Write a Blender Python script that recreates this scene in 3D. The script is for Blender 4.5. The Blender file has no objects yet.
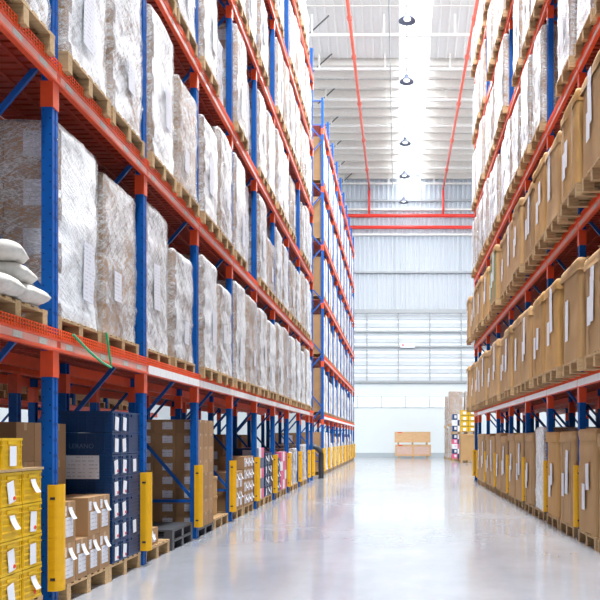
import bpy, math, random
from mathutils import Vector, noise, Matrix
R = random.Random(7)
S = bpy.context.scene
COL = S.collection
F = 772.0; VX = 398.0; VY = 438.0; H = 1.64      # focal length in px, vanishing point, eye height

# ------------------------------------------------------------------ materials
def new_mat(name):
    m = bpy.data.materials.new(name); m.use_nodes = True
    nt = m.node_tree; b = nt.nodes['Principled BSDF']
    return m, nt, b
def N(nt, t, **kw):
    n = nt.nodes.new(t)
    for k, v in kw.items(): setattr(n, k, v)
    return n
def math_(nt, op, a, b=None, c=None):
    n = nt.nodes.new('ShaderNodeMath'); n.operation = op
    for i, v in enumerate((a, b, c)):
        if v is None: continue
        if isinstance(v, (int, float)): n.inputs[i].default_value = v
        else: nt.links.new(v, n.inputs[i])
    return n.outputs[0]
def coords(nt, scale=(1, 1, 1), rand=True, rot=(0, 0, 0)):
    tc = N(nt, 'ShaderNodeTexCoord'); mp = N(nt, 'ShaderNodeMapping')
    mp.inputs['Scale'].default_value = scale; mp.inputs['Rotation'].default_value = rot
    if rot != (0, 0, 0):
        m0 = N(nt, 'ShaderNodeMapping'); m0.inputs['Rotation'].default_value = rot
        nt.links.new(tc.outputs['Object'], m0.inputs['Vector']); nt.links.new(m0.outputs[0], mp.inputs['Vector'])
        mp.inputs['Rotation'].default_value = (0, 0, 0)
    else: nt.links.new(tc.outputs['Object'], mp.inputs['Vector'])
    if rand:
        oi = N(nt, 'ShaderNodeObjectInfo')
        v = math_(nt, 'MULTIPLY', oi.outputs['Random'], 37.0)
        cx = N(nt, 'ShaderNodeCombineXYZ')
        for i in range(3): nt.links.new(v, cx.inputs[i])
        nt.links.new(cx.outputs[0], mp.inputs['Location'])
    return mp.outputs[0]
def noise_(nt, vec, scale, detail=3, rough=.5):
    n = N(nt, 'ShaderNodeTexNoise'); n.inputs['Scale'].default_value = scale
    n.inputs['Detail'].default_value = detail; n.inputs['Roughness'].default_value = rough
    nt.links.new(vec, n.inputs['Vector']); return n.outputs['Fac']
def ramp(nt, fac, stops):
    r = N(nt, 'ShaderNodeValToRGB'); e = r.color_ramp.elements
    while len(e) < len(stops): e.new(.5)
    for i, (p, c) in enumerate(stops):
        e[i].position = p; e[i].color = (c, c, c, 1) if isinstance(c, (int, float)) else (*c, 1)
    nt.links.new(fac, r.inputs[0]); return r.outputs[0]
def bump(nt, b, h, strength, dist=.01):
    n = N(nt, 'ShaderNodeBump'); n.inputs['Strength'].default_value = strength; n.inputs['Distance'].default_value = dist
    nt.links.new(h, n.inputs['Height']); nt.links.new(n.outputs[0], b.inputs['Normal'])
def mix_(nt, fac, a, b):
    m = N(nt, 'ShaderNodeMix'); m.data_type = 'RGBA'
    if isinstance(fac, (int, float)): m.inputs[0].default_value = fac
    else: nt.links.new(fac, m.inputs[0])
    for i, v in ((6, a), (7, b)):
        if isinstance(v, tuple): m.inputs[i].default_value = (*v, 1)
        else: nt.links.new(v, m.inputs[i])
    return m.outputs[2]
def simple(name, col, rough=.5, metal=0.0, var=.12, scale=6.0, bmp=0.0, stretch=(1, 1, 1), rand_tint=0.0):
    m, nt, b = new_mat(name)
    v = coords(nt, stretch); n = noise_(nt, v, scale, 4, .6)
    lo = tuple(c * (1 - var) for c in col); hi = tuple(min(1, c * (1 + var)) for c in col)
    c = ramp(nt, n, [(.3, lo), (.7, hi)])
    if rand_tint:
        oi = N(nt, 'ShaderNodeObjectInfo')
        hs = N(nt, 'ShaderNodeHueSaturation')
        val = math_(nt, 'MULTIPLY_ADD', oi.outputs['Random'], rand_tint * 2, 1 - rand_tint)
        nt.links.new(val, hs.inputs['Value']); nt.links.new(c, hs.inputs['Color']); c = hs.outputs[0]
    nt.links.new(c, b.inputs['Base Color'])
    b.inputs['Roughness'].default_value = rough; b.inputs['Metallic'].default_value = metal
    if bmp: bump(nt, b, n, bmp)
    return m
def emit(name, col, s):
    m, nt, b = new_mat(name)
    b.inputs['Base Color'].default_value = (*col, 1)
    b.inputs['Emission Color'].default_value = (*col, 1); b.inputs['Emission Strength'].default_value = s
    return m
M = {}
M['blue'] = simple('blue_paint', (.003, .095, .40), .35, var=.08)
M['orange'] = simple('orange_paint', (.78, .085, .025), .35, var=.1, rand_tint=.06)
M['orange_wire'] = simple('orange_wire', (.30, .028, .010), .4, var=.08)
M['yellow'] = simple('yellow_plastic', (.86, .45, .002), .45, var=.05)
M['yellow_crate'] = simple('yellow_crate_plastic', (.80, .49, .008), .4, var=.06)
M['blue_crate'] = simple('blue_crate_plastic', (.004, .045, .15), .35, var=.08)
M['pink'] = simple('pink_carton', (.75, .12, .25), .5, var=.1)
M['black'] = simple('black_plastic', (.035, .037, .042), .45, var=.15)
M['black_pallet'] = simple('charcoal_plastic', (.075, .078, .09), .45, var=.15)
M['wood'] = simple('pallet_wood', (.52, .34, .17), .75, var=.22, scale=5, stretch=(1, 8, 8), bmp=.2, rand_tint=.12)
M['crate_wood'] = simple('crate_plywood', (.74, .47, .25), .7, var=.1, scale=2, stretch=(1, 6, 6), rand_tint=.03)
M['crate_panel'] = simple('crate_panel', (.74, .52, .44), .7, var=.1, scale=9)
M['card'] = simple('cardboard', (.38, .215, .098), .75, var=.07, scale=3, bmp=.05, rand_tint=.14)
M['card_old'] = simple('cardboard_kraft', (.50, .295, .125), .7, var=.08, scale=2.2, stretch=(1, 1, .4), bmp=.1, rand_tint=.08)
M['card_orange'] = simple('cardboard_golden', (.56, .31, .10), .7, var=.08, scale=2.2, bmp=.1, rand_tint=.05)
M['tape'] = simple('brown_tape', (.44, .28, .15), .3, var=.05)
M['paper'] = simple('paper', (.86, .87, .92), .6, var=.03)
M['sack'] = simple('woven_sack', (.70, .66, .60), .6, var=.1, scale=20, bmp=.3)
M['white_metal'] = simple('white_painted_steel', (.78, .76, .73), .5, var=.04)
M['purlin'] = simple('purlin_steel', (.76, .72, .67), .5, var=.04)
M['grey_metal'] = simple('grey_steel', (.42, .44, .46), .5, var=.06)
M['dark_metal'] = simple('dark_steel', (.08, .085, .09), .5, var=.06)
M['lamp_grey'] = simple('lamp_shade_grey', (.13, .15, .22), .4, var=.06)
M['pipe_red'] = simple('red_pipe_paint', (.80, .045, .03), .4, var=.05)
M['pipe_pink'] = simple('faded_red_pipe_paint', (.80, .16, .11), .45, var=.12)
M['green'] = simple('green_strap', (.02, .42, .17), .4, var=.05)
M['red_dot'] = simple('red_sticker', (.85, .04, .02), .5, var=.02)
M['wall_white'] = simple('white_wall', (.82, .885, .91), .7, var=.015, scale=.5)
M['base_grey'] = simple('grey_base', (.50, .56, .60), .6, var=.03)
M['galv'] = simple('galvanised_plate', (.45, .46, .48), .35, metal=.6, var=.1)
M['strip'] = simple('white_label_strip', (.86, .84, .84), .28, var=.05, scale=14, stretch=(1, .5, 1))
M['pale_red'] = simple('pale_red_sheen', (.80, .36, .29), .3, var=.12, scale=3)
M['strip'] = simple('white_label_strip', (.93, .92, .92), .28, var=.03, scale=14)
M['orange_lip'] = simple('orange_lip_paint', (.88, .10, .02), .4, var=.06)
M['tag'] = simple('grey_tag', (.55, .53, .48), .4, var=.2, scale=60)

def upright_material():
    m, nt, b = new_mat('perforated_blue_upright')
    tc = N(nt, 'ShaderNodeTexCoord'); sp = N(nt, 'ShaderNodeSeparateXYZ'); nt.links.new(tc.outputs['Object'], sp.inputs[0])
    geo = N(nt, 'ShaderNodeNewGeometry')
    x, y, z = sp.outputs
    def hole(coord, c, zoff, rx, rz):
        a = math_(nt, 'DIVIDE', math_(nt, 'SUBTRACT', coord, c), rx)
        zz = math_(nt, 'DIVIDE', math_(nt, 'SUBTRACT', math_(nt, 'PINGPONG', math_(nt, 'ADD', z, zoff), .075), 0.0), rz)
        d = math_(nt, 'ADD', math_(nt, 'POWER', a, 2.0), math_(nt, 'POWER', zz, 2.0))
        return math_(nt, 'LESS_THAN', d, 1.0)
    side = math_(nt, 'MAXIMUM', hole(x, -.022, 0, .008, .008), hole(x, -.085, .075, .007, .007))
    front = math_(nt, 'MAXIMUM', hole(y, .035, .03, .009, .02), hole(y, .085, .03, .009, .02))
    isx = math_(nt, 'GREATER_THAN', x, -.004)
    hm = math_(nt, 'ADD', math_(nt, 'MULTIPLY', isx, front), math_(nt, 'MULTIPLY', math_(nt, 'SUBTRACT', 1.0, isx), side))
    n = noise_(nt, coords(nt), 5, 4)
    c = ramp(nt, n, [(.3, (.001, .085, .36)), (.75, (.001, .105, .43))])
    c = mix_(nt, hm, c, (.002, .012, .05))
    nt.links.new(c, b.inputs['Base Color']); b.inputs['Roughness'].default_value = .45; b.inputs['Specular IOR Level'].default_value = .25
    return m
M['upright'] = upright_material()

def film_material(name, lo, hi, tint=(.965, .98, 1.0)):
    m, nt, b = new_mat(name)
    n0 = noise_(nt, coords(nt, (1, 1, 1), True), 1.7, 3)
    v = coords(nt, (.9, .9, 3.2), True, (.75, .3, 0))
    n1 = noise_(nt, v, 3.0, 5, .6)
    v2 = coords(nt, (1.6, 1.6, 11.0), True, (.45, -.3, 0))
    n2 = noise_(nt, v2, 4.5, 4, .65)
    v3 = coords(nt, (1.6, 1.6, 9.0), True, (-.8, .3, 0))
    n3 = noise_(nt, v3, 3.5, 4, .65)
    s = math_(nt, 'ADD', math_(nt, 'ADD', math_(nt, 'MULTIPLY', n1, .35), math_(nt, 'MULTIPLY', n0, .25)), math_(nt, 'ADD', math_(nt, 'MULTIPLY', n2, .22), math_(nt, 'MULTIPLY', n3, .18)))
    a = ramp(nt, s, [(.42, lo), (.56, hi)])
    cr = math_(nt, 'MINIMUM', math_(nt, 'ABSOLUTE', math_(nt, 'SUBTRACT', n2, .5)), math_(nt, 'ABSOLUTE', math_(nt, 'SUBTRACT', n3, .52)))
    crease = ramp(nt, cr, [(0, 1.0), (.03, 0.0)])
    alpha = math_(nt, 'MINIMUM', math_(nt, 'ADD', a, math_(nt, 'MULTIPLY', crease, .5)), 1.0)
    nt.links.new(alpha, b.inputs['Alpha'])
    b.inputs['Base Color'].default_value = (*tint, 1)
    b.inputs['Roughness'].default_value = .18
    b.inputs['Specular IOR Level'].default_value = .7
    bump(nt, b, math_(nt, 'ADD', s, math_(nt, 'MULTIPLY', n2, .5)), .8, .035)
    return m
M['film'] = film_material('stretch_film_dense', .50, 1.0)
M['film_side'] = film_material('stretch_film_shade_side', .0, .30)  # end faces made clearer in place of shade; corner strips are tight film
M['film_thin'] = film_material('stretch_film_thin', .06, .55)
M['film_mid'] = film_material('stretch_film_medium', .22, .92)

def label_material():
    m, nt, b = new_mat('printed_label')
    tc = N(nt, 'ShaderNodeTexCoord'); sp = N(nt, 'ShaderNodeSeparateXYZ'); nt.links.new(tc.outputs['Object'], sp.inputs[0])
    row = math_(nt, 'PINGPONG', sp.outputs[2], .022)
    ln = math_(nt, 'LESS_THAN', row, .006)
    n = noise_(nt, coords(nt, (1, 1, .2)), 30, 1)
    word = math_(nt, 'GREATER_THAN', n, .5)
    k = math_(nt, 'MULTIPLY', ln, word)
    c = mix_(nt, k, (.76, .76, .82), (.52, .52, .56))
    nt.links.new(c, b.inputs['Base Color']); b.inputs['Roughness'].default_value = .5
    return m
M['label'] = label_material()

def floor_material():
    m, nt, b = new_mat('polished_concrete')
    v = coords(nt, (1, 1, 1), False)
    n1 = noise_(nt, v, .35, 5, .6); n2 = noise_(nt, coords(nt, (1.0, .5, 1), False), 2.5, 6, .65)
    s = math_(nt, 'ADD', math_(nt, 'MULTIPLY', n1, .6), math_(nt, 'MULTIPLY', n2, .4))
    c = ramp(nt, s, [(.35, (.34, .355, .39)), (.65, (.42, .435, .47))])
    tc = N(nt, 'ShaderNodeTexCoord'); sp = N(nt, 'ShaderNodeSeparateXYZ'); nt.links.new(tc.outputs['Object'], sp.inputs[0])
    jx = math_(nt, 'LESS_THAN', math_(nt, 'PINGPONG', math_(nt, 'ADD', sp.outputs[0], 1.1), 3.0), .006)
    jy = math_(nt, 'LESS_THAN', math_(nt, 'PINGPONG', math_(nt, 'ADD', sp.outputs[1], .5), 3.0), .008)
    c = mix_(nt, math_(nt, 'MAXIMUM', jx, jy), c, (.40, .40, .41))
    nt.links.new(c, b.inputs['Base Color'])
    r = ramp(nt, n1, [(.35, .14), (.65, .24)]); nt.links.new(r, b.inputs['Roughness'])
    b.inputs['Specular IOR Level'].default_value = .75
    b.inputs['Coat Weight'].default_value = .35; b.inputs['Coat Roughness'].default_value = .08
    return m
M['floor'] = floor_material()
M['corr'] = simple('corrugated_sheet', (.60, .64, .70), .5, var=.02)
M['deck_sheet'] = simple('roof_sheet', (.80, .79, .77), .55, var=.02)
M['slat'] = simple('louvre_slat', (.56, .60, .64), .5, var=.02)
M['glow'] = emit('daylit_pane', (.90, .96, 1.0), 1.0)
M['louvre_glow'] = emit('daylight_behind_louvres', (.90, .96, 1.0), .28)
M['sky_glow'] = emit('daylit_roof_sheet', (.93, .98, 1.0), 1.6)
M['lamp_lens'] = emit('lamp_lens', (1, 1, 1), 2.0)

# ------------------------------------------------------------------ mesh helpers
class MB:
    def __init__(s): s.v = []; s.f = []; s.mi = []
    def add(s, vs, fs, mi=0):
        o = len(s.v); s.v += [tuple(p) for p in vs]; s.f += [tuple(i + o for i in f) for f in fs]; s.mi += [mi] * len(fs)
    def box(s, x0, x1, y0, y1, z0, z1, mi=0):
        s.add([(x0, y0, z0), (x1, y0, z0), (x1, y1, z0), (x0, y1, z0), (x0, y0, z1), (x1, y0, z1), (x1, y1, z1), (x0, y1, z1)],
              [(0, 3, 2, 1), (4, 5, 6, 7), (0, 1, 5, 4), (1, 2, 6, 5), (2, 3, 7, 6), (3, 0, 4, 7)], mi)
    def bar(s, a, b, w, t, mi=0):
        a = Vector(a); b = Vector(b); d = (b - a).normalized()
        up = Vector((0, 1, 0)) if abs(d.y) < .9 else Vector((0, 0, 1))
        u = d.cross(up).normalized() * w / 2; v = d.cross(u).normalized() * t / 2
        s.add([a - u - v, a + u - v, a + u + v, a - u + v, b - u - v, b + u - v, b + u + v, b - u + v],
              [(0, 3, 2, 1), (4, 5, 6, 7), (0, 1, 5, 4), (1, 2, 6, 5), (2, 3, 7, 6), (3, 0, 4, 7)], mi)
    def tube(s, pts, r, n=10, mi=0, caps=True):
        pts = [Vector(p) for p in pts]; rings = []
        for i, p in enumerate(pts):
            d = (pts[min(i + 1, len(pts) - 1)] - pts[max(i - 1, 0)]).normalized()
            up = Vector((0, 0, 1)) if abs(d.z) < .9 else Vector((0, 1, 0))
            u = d.cross(up).normalized(); w = d.cross(u).normalized()
            rings.append([p + (u * math.cos(2 * math.pi * k / n) + w * math.sin(2 * math.pi * k / n)) * r for k in range(n)])
        vs = [p for q in rings for p in q]; fs = []
        for i in range(len(pts) - 1):
            for k in range(n):
                fs.append((i * n + k, i * n + (k + 1) % n, (i + 1) * n + (k + 1) % n, (i + 1) * n + k))
        if caps: fs += [tuple(range(n))[::-1], tuple((len(pts) - 1) * n + k for k in range(n))]
        s.add(vs, fs, mi)
    def prism(s, prof, axis, a0, a1, mi=0):
        """closed profile (list of 2D) extruded along axis 'x','y','z'"""
        def P(u, v, t): return {'y': (u, t, v), 'z': (u, v, t), 'x': (t, u, v)}[axis]
        n = len(prof); vs = [P(u, v, a0) for u, v in prof] + [P(u, v, a1) for u, v in prof]
        fs = [(k, (k + 1) % n, n + (k + 1) % n, n + k) for k in range(n)] + [tuple(range(n))[::-1], tuple(range(n, 2 * n))]
        s.add(vs, fs, mi)
    def lathe(s, prof, n=24, c=(0, 0, 0), mi=0):
        vs = []; fs = []
        for r, z in prof:
            for k in range(n):
                a = 2 * math.pi * k / n; vs.append((c[0] + r * math.cos(a), c[1] + r * math.sin(a), c[2] + z))
        for i in range(len(prof) - 1):
            for k in range(n):
                fs.append((i * n + k, i * n + (k + 1) % n, (i + 1) * n + (k + 1) % n, (i + 1) * n + k))
        s.add(vs, fs, mi)
    def mesh(s, name, mats, smooth=False, bevel=0):
        me = bpy.data.meshes.new(name); me.from_pydata(s.v, [], s.f)
        if not isinstance(mats, (list, tuple)): mats = [mats]
        for m in mats: me.materials.append(M[m] if isinstance(m, str) else m)
        for p, i in zip(me.polygons, s.mi): p.material_index = i; p.use_smooth = smooth
        import bmesh
        bm = bmesh.new(); bm.from_mesh(me)
        if bevel:
            bmesh.ops.bevel(bm, geom=list(bm.edges), offset=bevel, segments=1, affect='EDGES', clamp_overlap=True)
        bmesh.ops.recalc_face_normals(bm, faces=bm.faces); bm.to_mesh(me); bm.free()
        me.update(); return me
def link(name, me, parent=None, loc=(0, 0, 0), rz=0.0):
    o = bpy.data.objects.new(name, me); COL.objects.link(o); o.location = loc; o.rotation_euler = (0, 0, rz)
    if parent: o.parent = parent
    return o
def thing(name, label, cat, loc=(0, 0, 0), rz=0.0, group=None, me=None):
    o = link(name, me, None, loc, rz); o['label'] = label; o['category'] = cat
    if group: o['group'] = group
    return o
def struct(name, me, loc=(0, 0, 0)):
    o = link(name, me, None, loc); o['kind'] = 'structure'; return o
def proj(p):
    if p[1] < .3: return None
    return (VX + F * p[0] / p[1], VY - F * (p[2] - H) / p[1])
def in_view(x0, x1, y0, y1, z0, z1, m=25):
    pts = [proj((x, max(y, .31), z)) for x in (x0, x1) for y in (y0, y1) for z in (z0, z1)]
    xs = [p[0] for p in pts]; ys = [p[1] for p in pts]
    return max(xs) > -m and min(xs) < 600 + m and max(ys) > -m and min(ys) < 600 + m
ORD = ['ground', 'first', 'second', 'third', 'fourth', 'fifth', 'sixth', 'seventh', 'eighth', 'ninth', 'tenth', 'eleventh', 'twelfth']

# ------------------------------------------------------------------ geometry constants
BAY = 2.6; D0 = 7.26
XL = -3.25; XR = 2.93
def dk(k): return D0 + BAY * k
LV = [2.46 + 2.54 * i for i in range(6)]      # beam undersides
DECK = .165                                   # load surface above beam underside
RACKTOP = 16.5

# ------------------------------------------------------------------ shared meshes: rack
def upright_mesh():
    m = MB(); w = .12; d = .105; t = .012
    prof = [(0, .0), (0, .045), (-.012, .05), (-.012, .07), (0, .075), (0, w), (-d, w), (-d, w - t * 2), (-t * 2, w - t * 2), (-t * 2, t * 2), (-d, t * 2), (-d, 0)]
    m.prism(prof, 'z', .012, RACKTOP); return m.mesh('upright', 'upright')
UP = upright_mesh()
m = MB(); m.box(-.16, .05, -.03, .15, 0, .012); m.tube([(-.13, .0, .012), (-.13, .0, .03)], .012, 6); m.tube([(.03, .06, .012), (.03, .06, .035)], .012, 6)
FOOT = m.mesh('foot_plate', 'galv')
m = MB(); m.box(-.112, .008, -.004, .124, -.245, .0); m.box(.0, .012, .03, .09, 0, .13)
m.tube([(.012, .06, .02), (.022, .06, .02)], .012, 6)
CONN = m.mesh('beam_connector', 'orange')
def beam_mesh(L):
    m = MB()
    prof = [(-.045, 0), (.008, 0), (.016, .006), (.016, .022), (.004, .030), (.004, .098), (.014, .106), (.014, .130), (.006, .136), (-.045, .136)]
    m.prism(prof, 'y', .0, L); return m.mesh('load_beam', 'orange')
def lip_deck_mesh(L, D):
    """wire deck: front waterfall grid plus cross bars underneath the pallets"""
    m = MB()
    nb = int(L / .13)
    for i in range(nb):
        y = (i + .5) * L / nb; m.box(-D + .02, 0, y - .045, y + .045, .136, .160)
    for x in (-.28, -.55, -.82): m.box(x - .02, x + .02, 0, L, .118, .136)
    return m.mesh('wire_deck', 'orange_wire')
def lip_mesh(L):
    m = MB(); n = int(L / .05)
    for i in range(n + 1):
        y = i * L / n; m.box(.012, .020, y - .006, y + .006, .125, .212)
    for z in (.145, .175, .207): m.box(.010, .016, 0, L, z - .006, z + .006)
    m.box(-.02, .012, 0, L, .136, .144)
    return m.mesh('deck_lip', 'orange_lip')
RDEPTH = 1.1
BEAM = beam_mesh(BAY); BEAM_S = beam_mesh(1.34)
DECKM = lip_deck_mesh(BAY, RDEPTH); DECK_S = lip_deck_mesh(1.34, RDEPTH)
LIP = lip_mesh(BAY); LIP_S = lip_mesh(1.34)
m = MB(); m.box(.0, .018, .06, BAY - .0, .012, .120)
for i in range(9):
    y = .25 + i * .28; m.box(.018, .020, y, y + .012, .014, .118)
STRIP = m.mesh('label_strip', 'strip')
m = MB(); m.box(.006, .010, 0, .16, .036, .092); TAG1 = m.mesh('shelf_tag', 'tag')
m = MB(); m.box(.0, .007, .07, BAY - .01, .032, .097); SHEEN = m.mesh('sheen_strip', 'pale_red')  # pale strip paints the reflection on the beam face, not a separate part
def brace_mesh():
    m = MB(); z = .62; half = 1.17; front = True
    m.bar((-.1, .06, .62), (-RDEPTH + .1, .06, .62), .05, .04)
    while z + half < RACKTOP:
        a = (-.05 if front else -RDEPTH + .05, .06, z); b = (-RDEPTH + .05 if front else -.05, .06, z + half)
        m.bar(a, b, .05, .035); z += half; front = not front
    m.bar((-.1, .06, RACKTOP - .12), (-RDEPTH + .1, .06, RACKTOP - .12), .05, .04)
    return m.mesh('frame_brace', 'blue')
BRACE = brace_mesh()

def rack(label, x, frames, sgn, short_last=False, nlev=6, tags_bay=None, group=None, strips=True):
    """frames: depths of the upright frames; sgn=+1 faces +X, -1 faces -X"""
    r = thing('pallet_rack', label, 'pallet rack', (x, frames[0], 0), 0, group)
    def put(name, me, y, z=0.0, xx=0.0, flip=False, parent=r, L=0):
        # local frame of the part: front towards +X; mirrored for sgn=-1 by rotating about Z
        s = sgn * (-1 if flip else 1)
        o = link(name, me, parent)
        if s > 0: o.location = (xx, y - frames[0], z)
        else: o.location = (xx, y - frames[0] + L, z); o.rotation_euler = (0, 0, math.pi)
        return o
    back = -sgn * RDEPTH
    for i, y in enumerate(frames):
        u = put('upright', UP, y, 0, 0, False, r, .12)
        f = link('foot_plate', FOOT, u)
        for lv in LV[:nlev]: c = link('beam_connector', CONN, u, (0, 0, lv))
        u2 = put('upright', UP, y, 0, back, True, r, .12)
        f = link('foot_plate', FOOT, u2)
        for lv in LV[:1]: c = link('beam_connector', CONN, u2, (0, 0, lv))
        put('frame_brace', BRACE, y, 0, 0, False, r, .12)
    for i in range(len(frames) - 1):
        y = frames[i]; last = short_last and i == len(frames) - 2
        L = 1.34 if last else BAY
        for j, lv in enumerate(LV[:nlev]):
            yy = y + .06; 
            b = put('load_beam', BEAM_S if last else BEAM, yy, lv, .014 * sgn, False, r, L)
            if not last:
                if j == 0 and strips and not (tags_bay and i in tags_bay): link('label_strip', STRIP, b)
                elif strips: link('sheen_strip', SHEEN, b)
                if j <= 3 and strips and i < 5 and not (j == 0 and not (tags_bay and i in tags_bay)):
                    for ty in (.18, 1.05, 1.75, 2.22): link('shelf_tag', TAG1, b, (0, ty, 0))
            if strips: link('deck_lip', LIP_S if last else LIP, b)
            put('rear_beam', BEAM_S if last else BEAM, yy, lv, back - .014 * sgn, True, r, L)
            put('wire_deck', DECK_S if last else DECKM, yy, lv, .014 * sgn, False, r, L)
    return r
fr = [dk(k) for k in range(-1, 9)] + [29.4]
rack('long blue and orange pallet rack along the left of the aisle', XL, fr, 1, True, tags_bay=(0, 1))
rack('blue and orange pallet rack standing back to back behind the left rack', XL - 1.5 - .12, fr[:-1], 1, nlev=6, strips=False)
frB = [33.7 + BAY * i for i in range(10)]
rack('far blue and orange pallet rack beyond the cross aisle gap on the left', XL, frB, 1)
frR = [dk(k) for k in range(0, 9)] + [29.4]
rack('blue and orange pallet rack along the right of the aisle', XR, frR, -1, True)
rack('blue and orange pallet rack standing back to back behind the right rack', XR + 1.62, frR[:-1], -1, nlev=6, strips=False)

rack('distant pallet rack across the next aisle behind the left racks', -9.6, frR, 1, nlev=2, strips=False)
rack('distant pallet rack across the next aisle behind the right racks', 9.4, frR, -1, nlev=2, strips=False)
# ------------------------------------------------------------------ column protectors
def protector_mesh():
    m = MB(); n = 14; prof = []
    ro, ri = .088, .074
    for k in range(n + 1):
        a = -math.pi / 2 + math.pi * k / n; prof.append((.062 * math.cos(a) + .012, ro * math.sin(a)))
    prof = [(-.045, -ro)] + prof + [(-.045, ro)]
    inner = [(-.045, ri)] + [(.050 * math.cos(-math.pi / 2 + math.pi * k / n) + .012, ri * math.sin(-math.pi / 2 + math.pi * k / n)) for k in range(n, -1, -1)] + [(-.045, -ri)]
    full = prof + inner
    zs = [0, .02]
    for i in range(10): zs += [.02 + i * .098 + .085, .02 + i * .098 + .09, .02 + (i + 1) * .098]
    # ribs: slightly narrower grooves
    Z = .0
    for i in range(10):
        m.prism(full, 'z', Z, Z + .092)
        m.prism([(u * .985, v * .975) for u, v in full], 'z', Z + .092, Z + .1); Z += .1
    return m.mesh('column_protector', 'yellow')
PROT = protector_mesh()
m = MB(); m.box(-.02, .025, -.0905, -.085, .86, .885); m.box(-.02, .025, .085, .0905, .86, .885)
m.box(-.02, .025, -.0905, -.085, .10, .125); m.box(-.02, .025, .085, .0905, .10, .125)
CLIP = m.mesh('strap_slot', 'black')
def protector(x, y, sgn, label):
    p = thing('column_protector', label, 'column protector', (x, y + .06, .20), 0 if sgn > 0 else math.pi, 'yellow column protectors', PROT)
    link('strap_slot', CLIP, p)
nm = ['nearest', 'second', 'third', 'fourth', 'fifth', 'sixth', 'seventh', 'eighth', 'ninth', 'tenth', 'eleventh', 'twelfth']
for i, y in enumerate(fr[1:]):
    protector(XL + .012, y, 1, 'yellow column protector on the %s upright of the left rack' % nm[i])
for i, y in enumerate(frB):
    protector(XL + .012, y, 1, 'yellow column protector on the %s upright of the far left rack' % nm[i])
for i, y in enumerate(frR[2:]):
    protector(XR - .012, y, -1, 'yellow column protector on the %s visible upright of the right rack' % nm[i])

# ------------------------------------------------------------------ pallets
def pallet_mb(w=1.1, d=1.1, h=.19, mi=0, m=None):
    """w along Y (aisle face), d along X; base at z=0, centred"""
    m = m or MB(); bt = .017
    for j in range(3):
        y = -w / 2 + .05 + j * (w - .1) / 2
        m.box(-d / 2, d / 2, y - .05, y + .05, 0, bt, mi)
        for i in range(3):
            x = -d / 2 + .08 + i * (d - .16) / 2; m.box(x - .078, x + .078, y - .048, y + .048, bt, h - 2 * bt, mi)
    for i in range(3):
        x = -d / 2 + .05 + i * (d - .1) / 2; m.box(x - .05, x + .05, -w / 2, w / 2, h - 2 * bt, h - bt, mi)
    for j in range(7):
        y = -w / 2 + .05 + j * (w - .1) / 6; m.box(-d / 2, d / 2, y - .05, y + .05, h - bt, h, mi)
    return m
PALLET = pallet_mb().mesh('wooden_pallet', 'wood')
def plastic_pallet_mesh():
    m = MB(); w = d = 1.1; h = .15
    for i in range(3):
        y = -w / 2 + .05 + i * (w - .1) / 2; m.box(-d / 2, d / 2, y - .05, y + .05, 0, .02)
        for j in range(3):
            x = -d / 2 + .06 + j * (d - .12) / 2; m.box(x - .06, x + .06, y - .05, y + .05, .02, .12)
    for j in range(14):
        y = -w / 2 + .035 + j * (w - .07) / 13; m.box(-d / 2, d / 2, y - .026, y + .026, .125, h)
    for x in (-d / 2 + .03, 0, d / 2 - .03): m.box(x - .03, x + .03, -w / 2, w / 2, .115, .14)
    return m.mesh('plastic_pallet', 'black_pallet')
BPALLET = plastic_pallet_mesh()

# ------------------------------------------------------------------ wrapped loads
def film_shell(m, w, d, z0, z1, seed, nz=26, nper=72, amp=.016, mi=0, top=True, side_mi=None):
    """rounded box skin with pulled creases"""
    r = .05; per = []
    hw, hd = w / 2, d / 2
    segs = [((hd, -hw + r), (hd, hw - r)), ((hd - r, hw), (-hd + r, hw)), ((-hd, hw - r), (-hd, -hw + r)), ((-hd + r, -hw), (hd - r, -hw))]
    cs = [(hd - r, hw - r, 0), (-hd + r, hw - r, 90), (-hd + r, -hw + r, 180), (hd - r, -hw + r, 270)]
    k = nper // 4
    for (a, b), (cx, cy, a0) in zip(segs, cs):
        for i in range(k - 2):
            t = i / (k - 2); per.append((a[0] + (b[0] - a[0]) * t, a[1] + (b[1] - a[1]) * t))
        for ang in (22, 68):
            q = math.radians(a0 + ang); per.append((cx + r * math.cos(q), cy + r * math.sin(q)))
    n = len(per); vs = []; fs = []
    so = Vector((seed * 13.7, seed * 7.1, seed * 3.3))
    for j in range(nz + 1):
        z = z0 + (z1 - z0) * j / nz
        for (x, y) in per:
            p = Vector((x, y, z)); L = math.hypot(x, y)
            dirv = Vector((x / L, y / L, 0))
            q = Vector((x * 2.2, y * 2.2 + z * 1.4, z * 5.5)) + so
            dd = noise.noise(q) * amp + noise.noise(q * 3.1) * amp * .55 + noise.noise(p * 1.3 + so) * amp * .8
            if j == 0: dd += .012 * noise.noise(p * 9 + so)
            if j >= nz - 0: dd -= .03
            zz = z + (noise.noise(p * 6 + so) * .02 if j == 0 else 0) + (noise.noise(p * 3 + so) * .012 if j == nz else 0)
            vs.append((x + dirv.x * dd, y + dirv.y * dd, zz))
    for j in range(nz):
        for i in range(n): fs.append((j * n + i, j * n + (i + 1) % n, (j + 1) * n + (i + 1) % n, (j + 1) * n + i))
    if top:
        vs.append((0, 0, z1)); c = len(vs) - 1
        for i in range(n): fs.append((nz * n + i, nz * n + (i + 1) % n, c))
    m.add(vs, fs, mi)
    if side_mi is not None:
        o = len(m.mi) - len(fs)
        for q, f in enumerate(fs):
            ys_ = [vs[i] for i in f]
            if sum(abs(p[1]) for p in ys_) / len(f) > hw - .085: m.mi[o + q] = side_mi
CART_W, CART_D = .52, .52
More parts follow.
